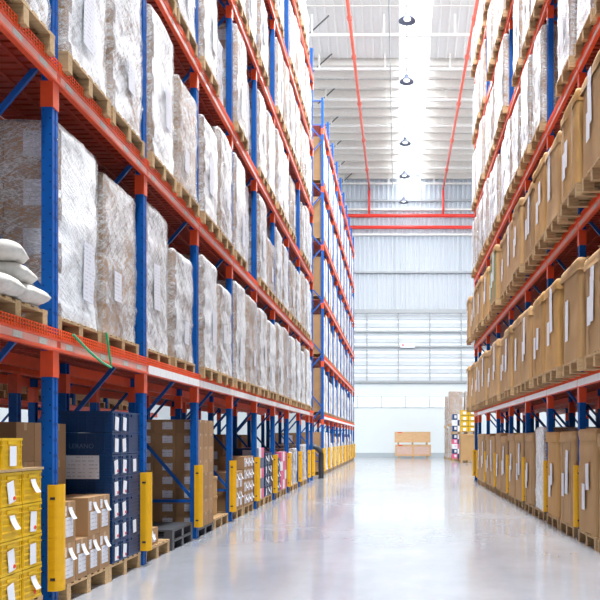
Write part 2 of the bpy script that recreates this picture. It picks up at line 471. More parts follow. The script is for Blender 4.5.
def carton_mesh(w, d, h, mat='card', tape=True, label=True):
    m = MB(); m.box(-d / 2, d / 2, -w / 2, w / 2, 0, h, 0)
    if tape: m.box(-d / 2 - .001, d / 2 + .001, -.03, .03, h * .80, h + .001, 1); m.box(-.03, .03, -w / 2 - .001, w / 2 + .001, h * .8, h + .0012, 1)
    if label:
        m.box(-d * .12, d * .35, -w / 2 - .003, -w / 2, h * .28, h * .82, 2)
        m.box(-d * .35, d * .12, w / 2, w / 2 + .003, h * .28, h * .82, 2)
    return m.mesh('carton', [mat, 'tape', 'label'])
CM = {}
def cm(w, d, h, **k):
    key = (round(w, 3), round(d, 3), round(h, 3), tuple(sorted(k.items())))
    if key not in CM: CM[key] = carton_mesh(w, d, h, **k)
    return CM[key]
m = MB(); m.box(0, .004, -.13, .13, 0, .62); SHEET = m.mesh('label_sheet', 'label')
m = MB(); m.box(0, .004, -.11, .11, 0, .34); SHEET_S = m.mesh('label_sheet', 'label')

SHELLS = {}
def shell(h, seed, mat, w=1.06, d=1.06):
    key = (round(h, 2), seed, mat)
    if key not in SHELLS:
        m = MB(); film_shell(m, w, d, .180, h + .012, seed, amp=.024, side_mi=1); SHELLS[key] = m.mesh('stretch_wrap', [mat, 'film_side'], smooth=True)
    return SHELLS[key]
STK = {}
def stack_mesh(h, tiers, nw):
    key = (round(h, 2), tiers, nw)
    if key not in STK:
        m = MB(); w = d = 1.0; th = (h - .19) / tiers
        rr = random.Random(int(h * 100) + tiers)
        for t in range(tiers):
            for i in range(nw):
                for j in range(2):
                    g = .006; y0 = -w / 2 + i * w / nw; x0 = -d / 2 + j * d / 2; z0 = .19 + t * th
                    m.box(x0 + g, x0 + d / 2 - g, y0 + g, y0 + w / nw - g, z0, z0 + th - g)
                    if i == 0 and rr.random() < .8: m.box(x0 + .1, x0 + .35, y0 + .002, y0 + g, z0 + th * .2, z0 + th * .75, 1)
        STK[key] = m.mesh('carton_stack', ['card', 'label'])
    return STK[key]

def wrapped_load(x, y, z, sgn, label, h, detail, seed, film='film', tiers=5, nw=2, sheet=True, group=None):
    t = thing('wrapped_pallet_load', label, 'pallet load', (x, y, z), 0 if sgn > 0 else math.pi, group)
    if detail < 2:
        link('wooden_pallet', PALLET, t)
        if detail == 0:
            th = (h - .19) / tiers
            me = cm(1.0 / nw - .008, .49, th - .004)
            for k in range(tiers):
                for i in range(nw):
                    for j in range(2):
                        link('carton', me, t, (-.25 + j * .5, -.5 + (i + .5) / nw, .19 + k * th))
        else:
            link('carton_stack', stack_mesh(h, tiers, nw), t)
        link('stretch_wrap', shell(h, seed % 3, film), t)
        if sheet:
            o = link('label_sheet', SHEET if seed % 2 else SHEET_S, t, (.548, -.18 + .12 * (seed % 4), .45 + .15 * (seed % 3)))
            o.rotation_euler = (.05 * (seed % 3 - 1), 0, 0)
    else:
        key = ('far', round(h, 1), seed % 3)
        if key not in SHELLS:
            m = pallet_mb(mi=0); film_shell(m, 1.04, 1.04, .18, h, seed % 3, nz=8, nper=24, amp=.02, mi=1, side_mi=3)
            m.box(.53, .536, -.1, .12, h * .45, h * .7, 2)
            SHELLS[key] = m.mesh('wrapped_pallet_load', ['wood', 'far_film', 'label', 'card'])
        t.data  # an Empty
        bpy.data.objects.remove(t)
        t = thing('wrapped_pallet_load', label, 'pallet load', (x, y, z), 0 if sgn > 0 else math.pi, group, SHELLS[key])
    return t
def far_film():
    m, nt, b = new_mat('wrapped_cartons_seen_far')
    v = coords(nt, (1, 1, 1.6)); n = noise_(nt, v, 3.5, 5, .6)
    c = ramp(nt, n, [(.36, (.50, .38, .26)), (.48, (.80, .80, .80)), (.7, (.90, .92, .95))])
    nt.links.new(c, b.inputs['Base Color']); b.inputs['Roughness'].default_value = .3
    bump(nt, b, n, .8, .05); return m
M['far_film'] = far_film()

OFFS = (.70, 1.91)          # slot centres inside a bay, from the frame's near edge
wordpos = ('nearer', 'farther')
def slot_label(base, side, level, bay, s):
    lv = 'on the floor' if level == 0 else 'on the %s beam level' % ORD[level]
    return '%s, %s rack, %s, %s bay, %s slot' % (base, side, lv.replace('on the ', '').replace('beam ', ''), ORD[bay] if bay > 0 else 'nearest', wordpos[s])
LX = XL - .55               # centre x of left loads
zdeck = [0.0] + [lv + DECK - .002 for lv in LV]
film_names = ['film', 'film', 'film_mid', 'film', 'film', 'film_thin', 'film_mid', 'film']
SETBACK = ((3, 3, 1), (4, 4, 1), (5, 5, 1), (2, 3, 1), (3, 6, 1), (3, 2, 1))
seed = 0
for lev in range(1, 7):
    for k in range(-1, 8):
        for s in (0, 1):
            seed += 1
            y = dk(k) + OFFS[s]; z = zdeck[lev]
            h = R.choice([2.12, 2.02, 1.92, 2.06, 1.78])
            if lev == 6: h = 1.45
            if lev == 6 and k < 4: continue
            if not in_view(LX - .55, LX + .55, y - .55, y + .55, z, z + h, 12): continue
            if lev == 1 and k == -1: 
                continue
            if (lev, k, s) in ((3, 2, 1), (2, 4, 1)): h = 1.45
            if lev == 1 and k == 0: h = 2.08 if s == 0 else 1.99
            fl = R.choice(film_names)
            if lev == 1 and k == 0: fl = 'film' if s == 0 else 'film_thin'
            if lev == 1 and k == 1: fl = 'film_mid'
            det = 0 if (k <= 1 and lev <= 3) else 1
            tiers = R.choice([4, 5, 5, 6]); nw = R.choice([2, 2, 3])
            base = {'film': 'white-wrapped carton load', 'film_mid': 'hazily wrapped brown carton load', 'film_thin': 'thinly wrapped brown carton load'}[fl]
            wrapped_load(LX + (-.08 if (lev, k, s) in SETBACK else .0 if lev == 1 and k in (0, 1) else .08) + R.uniform(-.02, .02), y + R.uniform(-.02, .02), z, 1, slot_label(base, 'left', lev, k + 1, s), h, det, seed, fl, tiers, nw)
# short end bay of the left rack
for lev in range(1, 6):
    wrapped_load(LX, dk(8) + .70, zdeck[lev], 1, 'white-wrapped load in the short end bay of the left rack, %s beam level' % ORD[lev], 1.95, 1, lev, 'film')
# far left rack
for lev in range(0, 6):
    for i in range(9):
        for s in (0, 1):
            h = R.choice([1.7, 1.9, 2.1, 2.0]) if lev else R.choice([1.4, 1.7, 1.9])
            wrapped_load(LX, frB[i] + OFFS[s], zdeck[lev], 1, slot_label('pale wrapped load', 'far left', lev, i + 1, s), h, 2, R.randrange(9), group='pale wrapped loads in the far left rack')

# ------------------------------------------------------------------ bulk boxes (right rack)
def bulk_box_meshes(h, seed, mat):
    rr = random.Random(seed); w = 1.08; d = 1.08
    m = MB(); film_shell(m, w, d, 0, h, seed + 20, nz=10, nper=32, amp=.018)
    body = m.mesh('box_body', mat, smooth=True)
    m = MB(); film_shell(m, w + .045, d + .045, h - .17, h + .012, seed + 31, nz=4, nper=32, amp=.03)
    lid = m.mesh('box_lid', mat, smooth=True)
    return body, lid
BB = {}
m = MB(); m.box(0, .004, -.10, .10, 0, .62); m.box(.002, .006, -.06, .12, .55, .75); LONGL = m.mesh('paper_label', 'paper')
m = MB(); m.box(0, .004, -.09, .09, 0, .40); MIDL = m.mesh('paper_label', 'paper')
def strap_mesh(h):
    m = MB()
    for y in (-.3, .3):
        m.box(.553, .558, y - .01, y + .01, 0.02, h - .02); 
    m.box(-.57, .57, -.31, -.29, h + .016, h + .02)
    m.box(-.57, .57, .29, .31, h + .016, h + .02)
    return m.mesh('plastic_strap', 'tape')
STRAPS = {}
def bulk_box(x, y, z, sgn, label, h, seed, mat='card_old', pallet_label='', pal=True, green=False, prot=0):
    key = (round(h, 2), seed % 4, mat)
    if key not in BB: BB[key] = bulk_box_meshes(h, seed % 4, mat); STRAPS[round(h, 2)] = strap_mesh(h)
    if pal:
        thing('wooden_pallet', pallet_label, 'pallet', (x, y, z), 0 if sgn > 0 else math.pi, 'pallets under the brown bulk boxes', PALLET)
        z = z + .191
    t = thing('bulk_box', label, 'cardboard box', (x, y, z), (0 if sgn > 0 else math.pi), 'brown cardboard bulk boxes on pallets')
    link('box_body', BB[key][0], t); link('box_lid', BB[key][1], t)
    if seed % 3 == 0: link('plastic_strap', STRAPS[round(h, 2)], t)
    o = link('paper_label', LONGL if seed % 2 else MIDL, t, (.565, .12 - .07 * (seed % 5), h * .32 + .08 * (seed % 3))); o.rotation_euler = (.06 * (seed % 3 - 1), 0, 0)
    o = link('paper_label', MIDL, t, (.566, -.22 + .05 * (seed % 3), h * .22 + .1 * (seed % 2)))
    if green:
        m = MB()
        for yy in (-.42, .40): m.box(.562, .568, yy - .025, yy + .025, .02, h * .95)
        link('edge_tape', m.mesh('edge_tape', 'green'), t)
    return t
RX1 = 2.60 + .55; RX0 = XR - .06 + .55
for lev in (0, 1, 2):
    for k in range(1, 8):
        for s in (0, 1):
            seed += 1
            y = dk(k) + OFFS[s]; z = zdeck[lev]; x = RX0 if lev == 0 else RX1 + R.uniform(-.02, .08)
            if not in_view(x - .55, x + .55, y - .55, y + .55, z, z + 2.1, 12): continue
            if lev == 0: h = R.choice([1.55, 1.58, 1.5])
            elif lev == 1: h = R.choice([1.42, 1.36, 1.44])
            else: h = R.choice([1.36, 1.39, 1.30])
            if (lev, k, s) == (0, 3, 0):
                wrapped_load(x, y, z, -1, 'single white-wrapped load among brown boxes on the right floor', 1.85, 1, 5, 'film', sheet=False); continue
            side = 'right'
            mat = 'card_orange' if (lev, k, s) in ((1, 2, 0), (1, 2, 1), (2, 6, 0), (0, 2, 1), (2, 2, 1), (2, 1, 1)) else 'card_old'
            nmx = 'golden-brown bulk box' if mat == 'card_orange' else 'tan cardboard bulk box'
            bulk_box(x, y, z, -1, slot_label(nmx, side, lev, k, s), h, seed, mat, slot_label('pallet under bulk box', side, lev, k, s), green=((lev, k, s) == (2, 5, 0)))
for lev in (1, 2):
    bulk_box(RX1, dk(8) + .70, zdeck[lev], -1, 'tan bulk box in the short end bay, right rack, %s beam level' % ORD[lev], 1.45, lev, 'card_old', 'pallet in the short end bay, right rack, %s beam level' % ORD[lev])
for lev in (3, 4, 5, 6):
    for k in range(1, 9):
        for s in (0, 1):
            seed += 1
            if k == 8 and s: continue
            y = dk(k) + OFFS[s]; z = zdeck[lev]; h = R.choice([2.1, 2.0, 1.9]); x = XR + .42 + R.uniform(-.05, .03)
            if lev == 6: h = 1.4
            if lev == 6 and k < 5 or (lev, k, s) in ((3, 2, 1), (4, 4, 1), (5, 6, 1)): continue
            if not in_view(x - .55, x + .55, y - .55, y + .55, z, z + h, 12): continue
            fl = R.choice(film_names)
            base = {'film': 'white-wrapped carton load', 'film_mid': 'hazily wrapped brown carton load', 'film_thin': 'thinly wrapped brown carton load'}[fl]
            wrapped_load(x, y, z, -1, slot_label(base, 'right', lev, k, s), h, 0 if (k <= 2 and lev == 3) else 1, seed, fl, R.choice([4, 5, 6]), 2)

# ------------------------------------------------------------------ plain carton stacks on the floor and behind
PAPER_TAG = None
def bent_tag():
    m = MB(); n = 4
    for i in range(n):
        z0 = -.030 * i; z1 = -.030 * (i + 1); x0 = .004 + .0022 * i * i; x1 = .004 + .0022 * (i + 1) ** 2
        m.add([(x0, -.045 + .01 * i, z0), (x0, .045 + .01 * i, z0), (x1, .055 + .01 * i, z1), (x1, -.035 + .01 * i, z1),
               (x0 - .003, -.045 + .01 * i, z0), (x0 - .003, .045 + .01 * i, z0), (x1 - .003, .055 + .01 * i, z1), (x1 - .003, -.035 + .01 * i, z1)],
              [(0, 1, 2, 3), (7, 6, 5, 4), (0, 3, 7, 4), (1, 5, 6, 2), (0, 4, 5, 1), (3, 2, 6, 7)])
    return m.mesh('paper_tag', 'paper')
TAG = bent_tag()
def pallet_at(x, y, label, z=0, me=None, name='wooden_pallet'):
    return thing(name, label, 'pallet', (x, y, z), 0, None, me or PALLET)
FX = XL - .03               # front face x of left floor goods
LPX = FX - .55

# (a) yellow crates at the bottom left corner
def tote_mb(w, d, h, wall=.012):
    m = MB()
    x0, x1, y0, y1 = -d, 0, 0, w
    m.box(x0 + .01, x1 - .01, y0 + .01, y1 - .01, 0, .02)
    m.box(x1 - wall - .008, x1 - .008, y0 + .01, y1 - .01, 0, h * .92); m.box(x0 + .008, x0 + wall + .008, y0 + .01, y1 - .01, 0, h * .92)
    m.box(x0 + .01, x1 - .01, y0 + .008, y0 + wall + .008, 0, h * .92); m.box(x0 + .01, x1 - .01, y1 - wall - .008, y1 - .008, 0, h * .92)
    return m
def tote_rim(w, d, h):
    m = MB(); x0, x1, y0, y1 = -d, 0, 0, w; r = .022
    for (za, zb) in ((h * .90, h - .006), (h * .74, h * .77)):
        m.box(x1 - r, x1, y0, y1, za, zb); m.box(x0, x0 + r, y0, y1, za, zb)
        m.box(x0 + r, x1 - r, y0, y0 + r, za, zb); m.box(x0 + r, x1 - r, y1 - r, y1, za, zb)
    m.box(x1 - .01, x1 - .002, y0, y1, 0, h * .08); m.box(x0, x1, y0 + .002, y0 + .01, 0, h * .08)
    for yy in (y0 + .02, y1 - .03): m.box(x1 - .01, x1 - .001, yy, yy + .01, h * .08, h * .9)
    for i in range(1, 6):
        xx = x0 + d * i / 6; m.box(xx - .005, xx + .005, y0 + .001, y0 + .01, h * .08, h * .9)
    m.box(x1 - .012, x1 + .002, y0 + w * .3, y1 - w * .3, h * .78, h * .88)
    for zz in (h * .22, h * .42, h * .60): m.box(x1 - .01, x1 - .001, y0 + .02, y1 - .02, zz, zz + .012); m.box(x0 + .02, x1 - .02, y0 + .001, y0 + .01, zz, zz + .012)
    return m
def tote(name, label, cat, x, y, z, w, d, h, mat, group, paper=0, dot=False, cache={}):
    key = (w, d, h, mat)
    if key not in cache: cache[key] = (tote_mb(w, d, h).mesh('crate_shell', mat), tote_rim(w, d, h).mesh('crate_rim', mat))
    t = thing(name, label, cat, (x, y, z), 0, group)
    link('crate_shell', cache[key][0], t); link('crate_rim', cache[key][1], t)
    if paper:
        if paper == 1:
            pk = ('p', round(h, 2))
            if pk not in cache:
                m = MB(); m.box(0, .004, -.055, .055, 0, h * .62); cache[pk] = m.mesh('paper_card', 'paper')
            o = link('paper_card', cache[pk], t, (.004, w * .5, h * .10)); o.rotation_euler = (R.uniform(-.2, .2), 0, 0)
        else:
            link('paper_tag', TAG, t, (.002, w * .5, h * .72))
        if dot:
            if 'dot' not in cache:
                m = MB(); m.tube([(0, 0, 0), (.004, 0, 0)], .018, 10); cache['dot'] = m.mesh('red_sticker', 'red_dot')
            link('red_sticker', cache['dot'], t, (.008, w * .5 + .03, h * .22))
    return t
pallet_at(FX - .55, 6.58, 'wooden pallet under the yellow crates at the left edge')
cw = .375
for c in range(3):
    for r_ in range(4):
        y = 7.12 - cw * (c + 1)
        wp = ['right', 'middle', 'left'][c]; tp = ['bottom', 'second', 'third', 'top'][r_]
        tote('yellow_crate', 'yellow plastic crate, %s column, %s tier of the crate stack at left edge' % (wp, tp), 'crate', FX, y, .192 + r_ * .29, cw - .01, .56, .29, 'yellow_crate', 'yellow plastic crates stacked at the left edge', 1 if (c + r_) % 3 else 2, (c + r_) % 2 == 0)
m = MB(); m.box(-.6, .01, -1.14, 0, 0, .022); thing('wooden_board', 'thin wooden board lying on the yellow crates', 'board', (FX, 7.13, .192 + 4 * .29), 0, None, m.mesh('wooden_board', 'wood'))
for c, wp in enumerate(('right', 'left')):
    tote('yellow_crate', 'yellow crate on the wooden board, %s of the pair on top' % wp, 'crate', FX, 6.76 - cw * (c + 1), .192 + 4 * .29 + .023, cw - .01, .56, .27, 'yellow_crate', 'yellow plastic crates on the board', 1)
# brown carton row behind the yellow crates
for c in range(3):
    for t_ in range(4):
        me = cm(.37, .62, .40, label=False)
        thing('carton', 'plain brown carton behind the tagged cartons, %s column, tier %s from floor' % (('right', 'middle', 'left')[c], ('one', 'two', 'three', 'four')[t_]), 'carton', (FX - .79, 8.55 - c * .38, .192 + t_ * .402), 0, 'plain brown cartons behind the tagged cartons', me)

# (b) cartons with hanging tags, left floor bay one, near slot
pallet_at(LPX, 8.20, 'wooden pallet carrying brown cartons with white tags, beside blue crates')
ys = [7.70, 8.01, 8.32, 8.63]
def tagged_carton(x, y, z, w, d, h, label, group, cache={}, tag=True):
    t = thing('carton', label, 'carton', (x, y, z), 0, group)
    link('carton_body', cm(w, d, h, label=False), t)
    k = (w, h)
    if k not in cache:
        m = MB(); m.box(0, .003, -w * .30, w * .30, h * .14, h * .62); a = m.mesh('printed_label', 'label')
        m = MB(); m.box(0, .003, -w * .42, -w * .22, h * .66, h * .9); b = m.mesh('small_sticker', 'label'); cache[k] = (a, b)
    link('printed_label', cache[k][0], t, (d / 2, 0, 0)); link('small_sticker', cache[k][1], t, (d / 2, 0, 0))
    if tag: link('paper_tag', TAG, t, (d / 2, .02, h * .86))
    return t
for i, y in enumerate(ys):
    tagged_carton(FX - .21, y, .192, .30, .42, .405, 'brown carton with white tag, bottom tier, %s from the yellow protector' % nm[i].replace('nearest', 'first'), 'tagged cartons beside the nearest protector')
for i, y in ((0, ys[0]), (2, ys[2]), (3, ys[3])):
    tagged_carton(FX - .21, y, .192 + .407, .30, .42, .405, 'brown carton with white tag, upper tier, %s from the yellow protector' % {0: 'first', 2: 'second', 3: 'third'}[i], 'tagged cartons beside the nearest protector')
# (c) blue crates, near bay, far slot
pallet_at(LPX, 9.30, 'wooden pallet carrying the tall stack of dark blue crates')
cols = [(8.86, .25), (9.12, .25), (9.38, .44)]
tn = ['bottom', 'second', 'third', 'fourth', 'fifth', 'sixth', 'top']
for r_ in range(7):
    for c, (y, w) in enumerate(cols):
        t = tote('blue_crate', 'dark blue crate, %s tier, %s column of the stack behind the tagged cartons' % (tn[r_], ('near', 'middle', 'wide far')[c]), 'crate', FX, y, .192 + r_ * .252, w, .60, .252, 'blue_crate', 'dark blue crates stacked on a pallet', 1 if c < 2 or r_ in (1, 4) else 0, c < 2 and r_ < 5)
        if r_ == 4 and c == 0:
            m = MB(); m.box(-.56, -.15, -.004, 0, -.03, .24)
            link('shipping_sheet', m.mesh('shipping_sheet', 'label'), t, (0, 0, 0))
# small raised lettering on the near crate end
cu = bpy.data.curves.new('lettering', 'FONT'); cu.body = 'LERANO'; cu.size = .075; cu.extrude = .001
dg = bpy.data.objects.new('tmp', cu); COL.objects.link(dg); bpy.context.view_layer.update()
tm = bpy.data.meshes.new_from_object(dg.evaluated_get(bpy.context.evaluated_depsgraph_get())); bpy.data.objects.remove(dg)
M['lettering'] = simple('pale_lettering', (.10, .17, .30), .5); tm.materials.clear(); tm.materials.append(M['lettering'])
crate6 = [o for o in COL.objects if o.name.startswith('blue_crate') and 'sixth tier, near' in o.get('label', '')][0]
o = link('raised_lettering', tm, crate6, (-.50, -.001, .07)); o.rotation_euler = (math.pi / 2, 0, 0)

# (d) second bay floor: low pallet with flat carton; black plastic pallets
pallet_at(LPX, dk(1) + .68, 'wooden pallet with a flat carton, behind the second yellow protector')
tagged_carton(FX - .30, dk(1) + .55, .192, .6, .5, .22, 'low brown carton with white papers on a pallet behind second protector', None)
for q in range(2):
    pallet_at(LPX - .0, dk(1) + 1.91, '%s of two black plastic pallets on the floor' % ('lower', 'upper')[q], q * .152, BPALLET, 'plastic_pallet')
# (e) tall unwrapped stack on black pallet, third bay near slot
pallet_at(LPX, dk(2) + .70, 'black plastic pallet under the tall stack of labelled cartons', 0, BPALLET, 'plastic_pallet')
for t_ in range(8):
    for i in range(3):
        w = .36; y = dk(2) + .19 + w * (i + .5)
        for j in range(3):
            if 0 < i and j > 0: continue
            me = cm(w - .01, .355, .222)
            pos = ('near', 'middle', 'far')[i] + (' front' if j == 0 else (' centre' if j == 1 else ' back'))
            thing('carton', 'brown labelled carton in the tall stack on black pallet, %s, tier %s' % (pos, ('one', 'two', 'three', 'four', 'five', 'six', 'seven', 'eight')[t_]), 'carton',
                  (FX - .18 - j * .36, y, .152 + t_ * .224), 0, 'labelled cartons in the tall stack on black pallet', me)
# (f) more floor goods of the left rack
def carton_pile(y, nz, ny, h, label, group, mat='card', tags=True, nd=1, z=.192, w_=1.08):
    w = w_ / ny
    for t_ in range(nz):
        for i in range(ny):
            lab = '%s, tier %s, %s column' % (label, ('one', 'two', 'three', 'four', 'five', 'six')[t_], ('near', 'middle', 'far')[i] if ny == 3 else ('near', 'far')[i])
            if mat == 'card': tagged_carton(FX - .25, y - w_ / 2 + w * (i + .5), z + t_ * (h + .003), w - .01, .5, h, lab, group, tag=tags)
            else: thing('carton', lab, 'carton', (FX - .25, y - w_ / 2 + w * (i + .5), z + t_ * (h + .003)), 0, group, cm(w - .01, .5, h, mat=mat, tape=False))
pallet_at(LPX, dk(2) + 1.91, 'wooden pallet with brown fibre drums behind the third protector')
m = MB(); m.lathe([(0, 0), (.24, 0), (.245, .02), (.245, .30), (.255, .31), (.255, .35), (.24, .36), (0, .36)], 28)
DRUM = m.mesh('fibre_drum', 'card_old', smooth=False)
for t_ in range(2):
    for i in range(2):
        thing('fibre_drum', 'brown fibre drum on the pallet before the fourth protector, %s tier, %s one' % (('lower', 'upper')[t_], ('near', 'far')[i]), 'drum', (FX - .40, dk(2) + 1.64 + i * .53, .192 + t_ * .362), 0, 'brown fibre drums', DRUM)
pallet_at(LPX, dk(3) + .70, 'wooden pallet with brown tagged cartons, nearer slot after the fourth left upright')
carton_pile(dk(3) + .70, 2, 3, .38, 'brown tagged carton just past the fourth left upright', 'tagged cartons past the fourth left upright')
pallet_at(LPX, dk(3) + 1.91, 'wooden pallet with brown tagged cartons, farther slot after the fourth left upright')
carton_pile(dk(3) + 1.91, 4, 3, .26, 'brown tagged carton before the fifth left upright', 'tagged cartons before the fifth left upright')
pallet_at(LPX, dk(4) + .70, 'wooden pallet with blue and pink packs, nearer slot of the fifth floor bay')
pallet_at(LPX, dk(4) + 1.91, 'wooden pallet with blue crates, farther slot of the fifth floor bay')
def mixed(y, cols3, label, group, nz=5, h=.24):
    for t_ in range(nz):
        for i in range(3):
            col = cols3[(t_ * 2 + i) % len(cols3)]
            thing('carton', '%s, tier %s, %s column' % (label.replace('#', {'blue_crate': 'blue', 'pink': 'pink', 'paper': 'white'}[col]), ('one', 'two', 'three', 'four', 'five', 'six')[t_], ('near', 'middle', 'far')[i]), 'pack',
                  (FX - .25, y - .54 + .36 * (i + .5), .192 + t_ * (h + .003)), 0, group, cm(.35, .5, h, mat=col, tape=False))
mixed(dk(4) + .70, ['blue_crate', 'paper', 'pink', 'blue_crate'], '# pack on the floor behind the fifth protector', 'coloured packs behind the fifth protector')
for r_ in range(4):
    for c in range(3):
        tote('blue_crate', 'blue crate before the sixth left protector, tier %s, %s column' % (('one', 'two', 'three', 'four')[r_], ('near', 'middle', 'far')[c]), 'crate', FX, dk(4) + 1.38 + c * .36, .192 + r_ * .27, .35, .55, .27, 'blue_crate', 'blue crates before the sixth protector', 2 if (r_ + c) % 2 else 1)
pallet_at(LPX, dk(5) + .70, 'wooden pallet with blue crates, nearer slot of the sixth floor bay')
for r_ in range(3):
    for c in range(3):
        tote('blue_crate', 'blue crate past the sixth left protector, tier %s, %s column' % (('one', 'two', 'three')[r_], ('near', 'middle', 'far')[c]), 'crate', FX, dk(5) + .17 + c * .36, .192 + r_ * .3, .35, .55, .3, 'blue_crate', 'blue crates past the sixth protector', 2)
pallet_at(LPX, dk(5) + 1.91, 'wooden pallet with pink and white packs before the seventh left protector')
mixed(dk(5) + 1.91, ['pink', 'paper', 'pink'], '# pack before the seventh left protector', 'coloured packs before the seventh protector', 4, .26)
for kk, s_, hh in ((6, 0, 1.2), (6, 1, 1.3), (7, 0, 1.1), (7, 1, 1.4)):
    wrapped_load(LPX, dk(kk) + OFFS[s_], 0, 1, 'low wrapped load on the floor, left rack, %s bay, %s slot' % (ORD[kk + 1], wordpos[s_]), hh, 1, kk + s_, 'film_mid')

# (g) goods in the back-to-back racks, seen in the shade through the front rack
BX = XL - 1.62 - .55
for k in range(-1, 8):
    for s in (0, 1):
        if (k, s) in ((2, 1), (5, 0), (0, 0)): continue
        y = dk(k) + OFFS[s]; h = R.choice([1.1, 1.5, 1.75, .9])
        t = thing('carton_load', slot_label('brown carton load', 'rear left', 0, k + 1, s), 'pallet load', (BX, y, 0), 0, 'carton loads in the rear left rack')
        link('wooden_pallet', PALLET, t); link('carton_stack', stack_mesh(h, 4, 2), t)
for k in range(0, 8):
    for s in (0, 1):
        y = dk(k) + OFFS[s]
        t = thing('carton_load', slot_label('brown carton load', 'rear left', 1, k + 1, s), 'pallet load', (BX, y, zdeck[1]), 0, 'carton loads in the rear left rack')
        link('wooden_pallet', PALLET, t); link('carton_stack', stack_mesh(1.9, 4, 2), t)
BXR = XR + 1.62 + .55
for k in range(1, 8):
    for s in (0, 1):
        y = dk(k) + OFFS[s]
        t = thing('carton_load', slot_label('brown carton load', 'rear right', 0, k, s), 'pallet load', (BXR, y, 0), 0, 'carton loads in the rear right rack')
        link('wooden_pallet', PALLET, t); link('carton_stack', stack_mesh(R.choice([1.5, 1.75, 1.9]), 4, 2), t)
        t = thing('carton_load', slot_label('brown carton load', 'rear right', 1, k, s), 'pallet load', (BXR, y, zdeck[1]), 0, 'carton loads in the rear right rack')
        link('wooden_pallet', PALLET, t); link('carton_stack', stack_mesh(1.9, 4, 2), t)

for side, xx in (('distant left', -10.15), ('distant right', 9.95)):
    for lev in (0, 1):
        for k in range(0, 9):
            for s in (0, 1):
                if k == 8 and s: continue
                t = thing('carton_load', slot_label('shaded carton load', side, lev, k + 1, s), 'pallet load', (xx, dk(k) + OFFS[s], zdeck[lev]), 0, 'carton loads in the %s rack' % side)
                link('wooden_pallet', PALLET, t); link('carton_stack', stack_mesh(R.choice([1.5, 1.75, 1.9]), 4, 2), t)
# (h) sacks on the first level at the left edge
pallet_at(LX + .02, dk(-1) + 1.91, 'wooden pallet with sacks on the shelf at the left edge', zdeck[1])
def sack_mesh(seed, L=.72, W=.46, T=.17):
    m = MB(); nu, nv = 22, 14; vs = []; fs = []
    for i in range(nu + 1):
        u = -1 + 2 * i / nu
        for j in range(nv):
            a = 2 * math.pi * j / nv
            prof = max(0.02, (1 - abs(u) ** 5)) ** .5
            cx = math.copysign(abs(math.cos(a)) ** .6, math.cos(a)); cz = math.copysign(abs(math.sin(a)) ** .9, math.sin(a))
            p = Vector((cx * W / 2 * (.75 + .25 * prof), u * L / 2, cz * T / 2 * prof))
            d = noise.noise(p * 7 + Vector((seed * 5, 0, 0))) * .02
            vs.append((p.x * (1 + d * 2), p.y, p.z + T / 2 + d))
    for i in range(nu):
        for j in range(nv): fs.append((i * nv + j, i * nv + (j + 1) % nv, (i + 1) * nv + (j + 1) % nv, (i + 1) * nv + j))
    fs += [tuple(range(nv)), tuple(nu * nv + j for j in range(nv))[::-1]]
    m.add(vs, fs); return m.mesh('sack', 'sack', smooth=True)
sk = [sack_mesh(1), sack_mesh(2)]
for i, (yy, zz, xx, lab) in enumerate([(6.75, 0, -.22, 'bottom right'), (6.30, 0, -.22, 'bottom left'), (6.58, .15, -.25, 'middle'), (6.42, .30, -.24, 'top')]):
    t = thing('sack', 'pale woven sack on the shelf pallet at the left edge, %s of the pile' % lab, 'sack', (LX + .55 + xx, yy, zdeck[1] + .19 + zz), math.pi / 2 + .1 * i, 'pale sacks at the left edge', sk[i % 2])

# (i) green strap hanging from the first load
pts = []
a = Vector((XL + .045, 7.62, 2.66)); b = Vector((XL + .075, 8.55, 2.42)); c = Vector((XL + .045, 8.48, 2.80))
for i in range(9):
    t_ = i / 8; pts.append(tuple(a.lerp(b, t_) + Vector((.02 * math.sin(math.pi * t_), 0, -.05 * math.sin(math.pi * t_)))))
for i in range(1, 6):
    t_ = i / 5; pts.append(tuple(b.lerp(c, t_)))
m = MB()
for p, q in zip(pts[:-1], pts[1:]): m.bar(p, q, .006, .022)
m2 = MB(); m2.tube(pts, .013, 6)
thing('green_strap', 'green strap hanging in a loop over the lowest left beam', 'strap', (0, 0, 0), 0, None, m2.mesh('green_strap', 'green'))

# (j) dark padded hoop barrier in the cross aisle gap
m = MB(); hp = [(-3.95, 31.2, 0), (-3.95, 31.2, 1.0)] + [(-3.95 + .42 - .42 * math.cos(a_), 31.2, 1.0 + .3 * math.sin(a_)) for a_ in [math.pi * q / 8 for q in range(1, 8)]] + [(-3.11, 31.2, 1.0), (-3.11, 31.2, 0)]
m.tube(hp, .11, 12)
thing('hoop_barrier', 'black padded hoop barrier in the gap between the left racks', 'barrier', (0, 0, 0), 0, None, m.mesh('hoop_barrier', 'black', smooth=True))
# cartons standing in the gap
pallet_at(-4.6, 31.6, 'wooden pallet with brown cartons in the gap between left racks')
for t_ in range(3):
    thing('carton', 'large brown carton in the gap between left racks, %s of three' % ('bottom', 'middle', 'top')[t_], 'carton', (-4.6, 31.6, .192 + t_ * .552), 0, 'large brown cartons in the gap', cm(1.0, 1.0, .55))

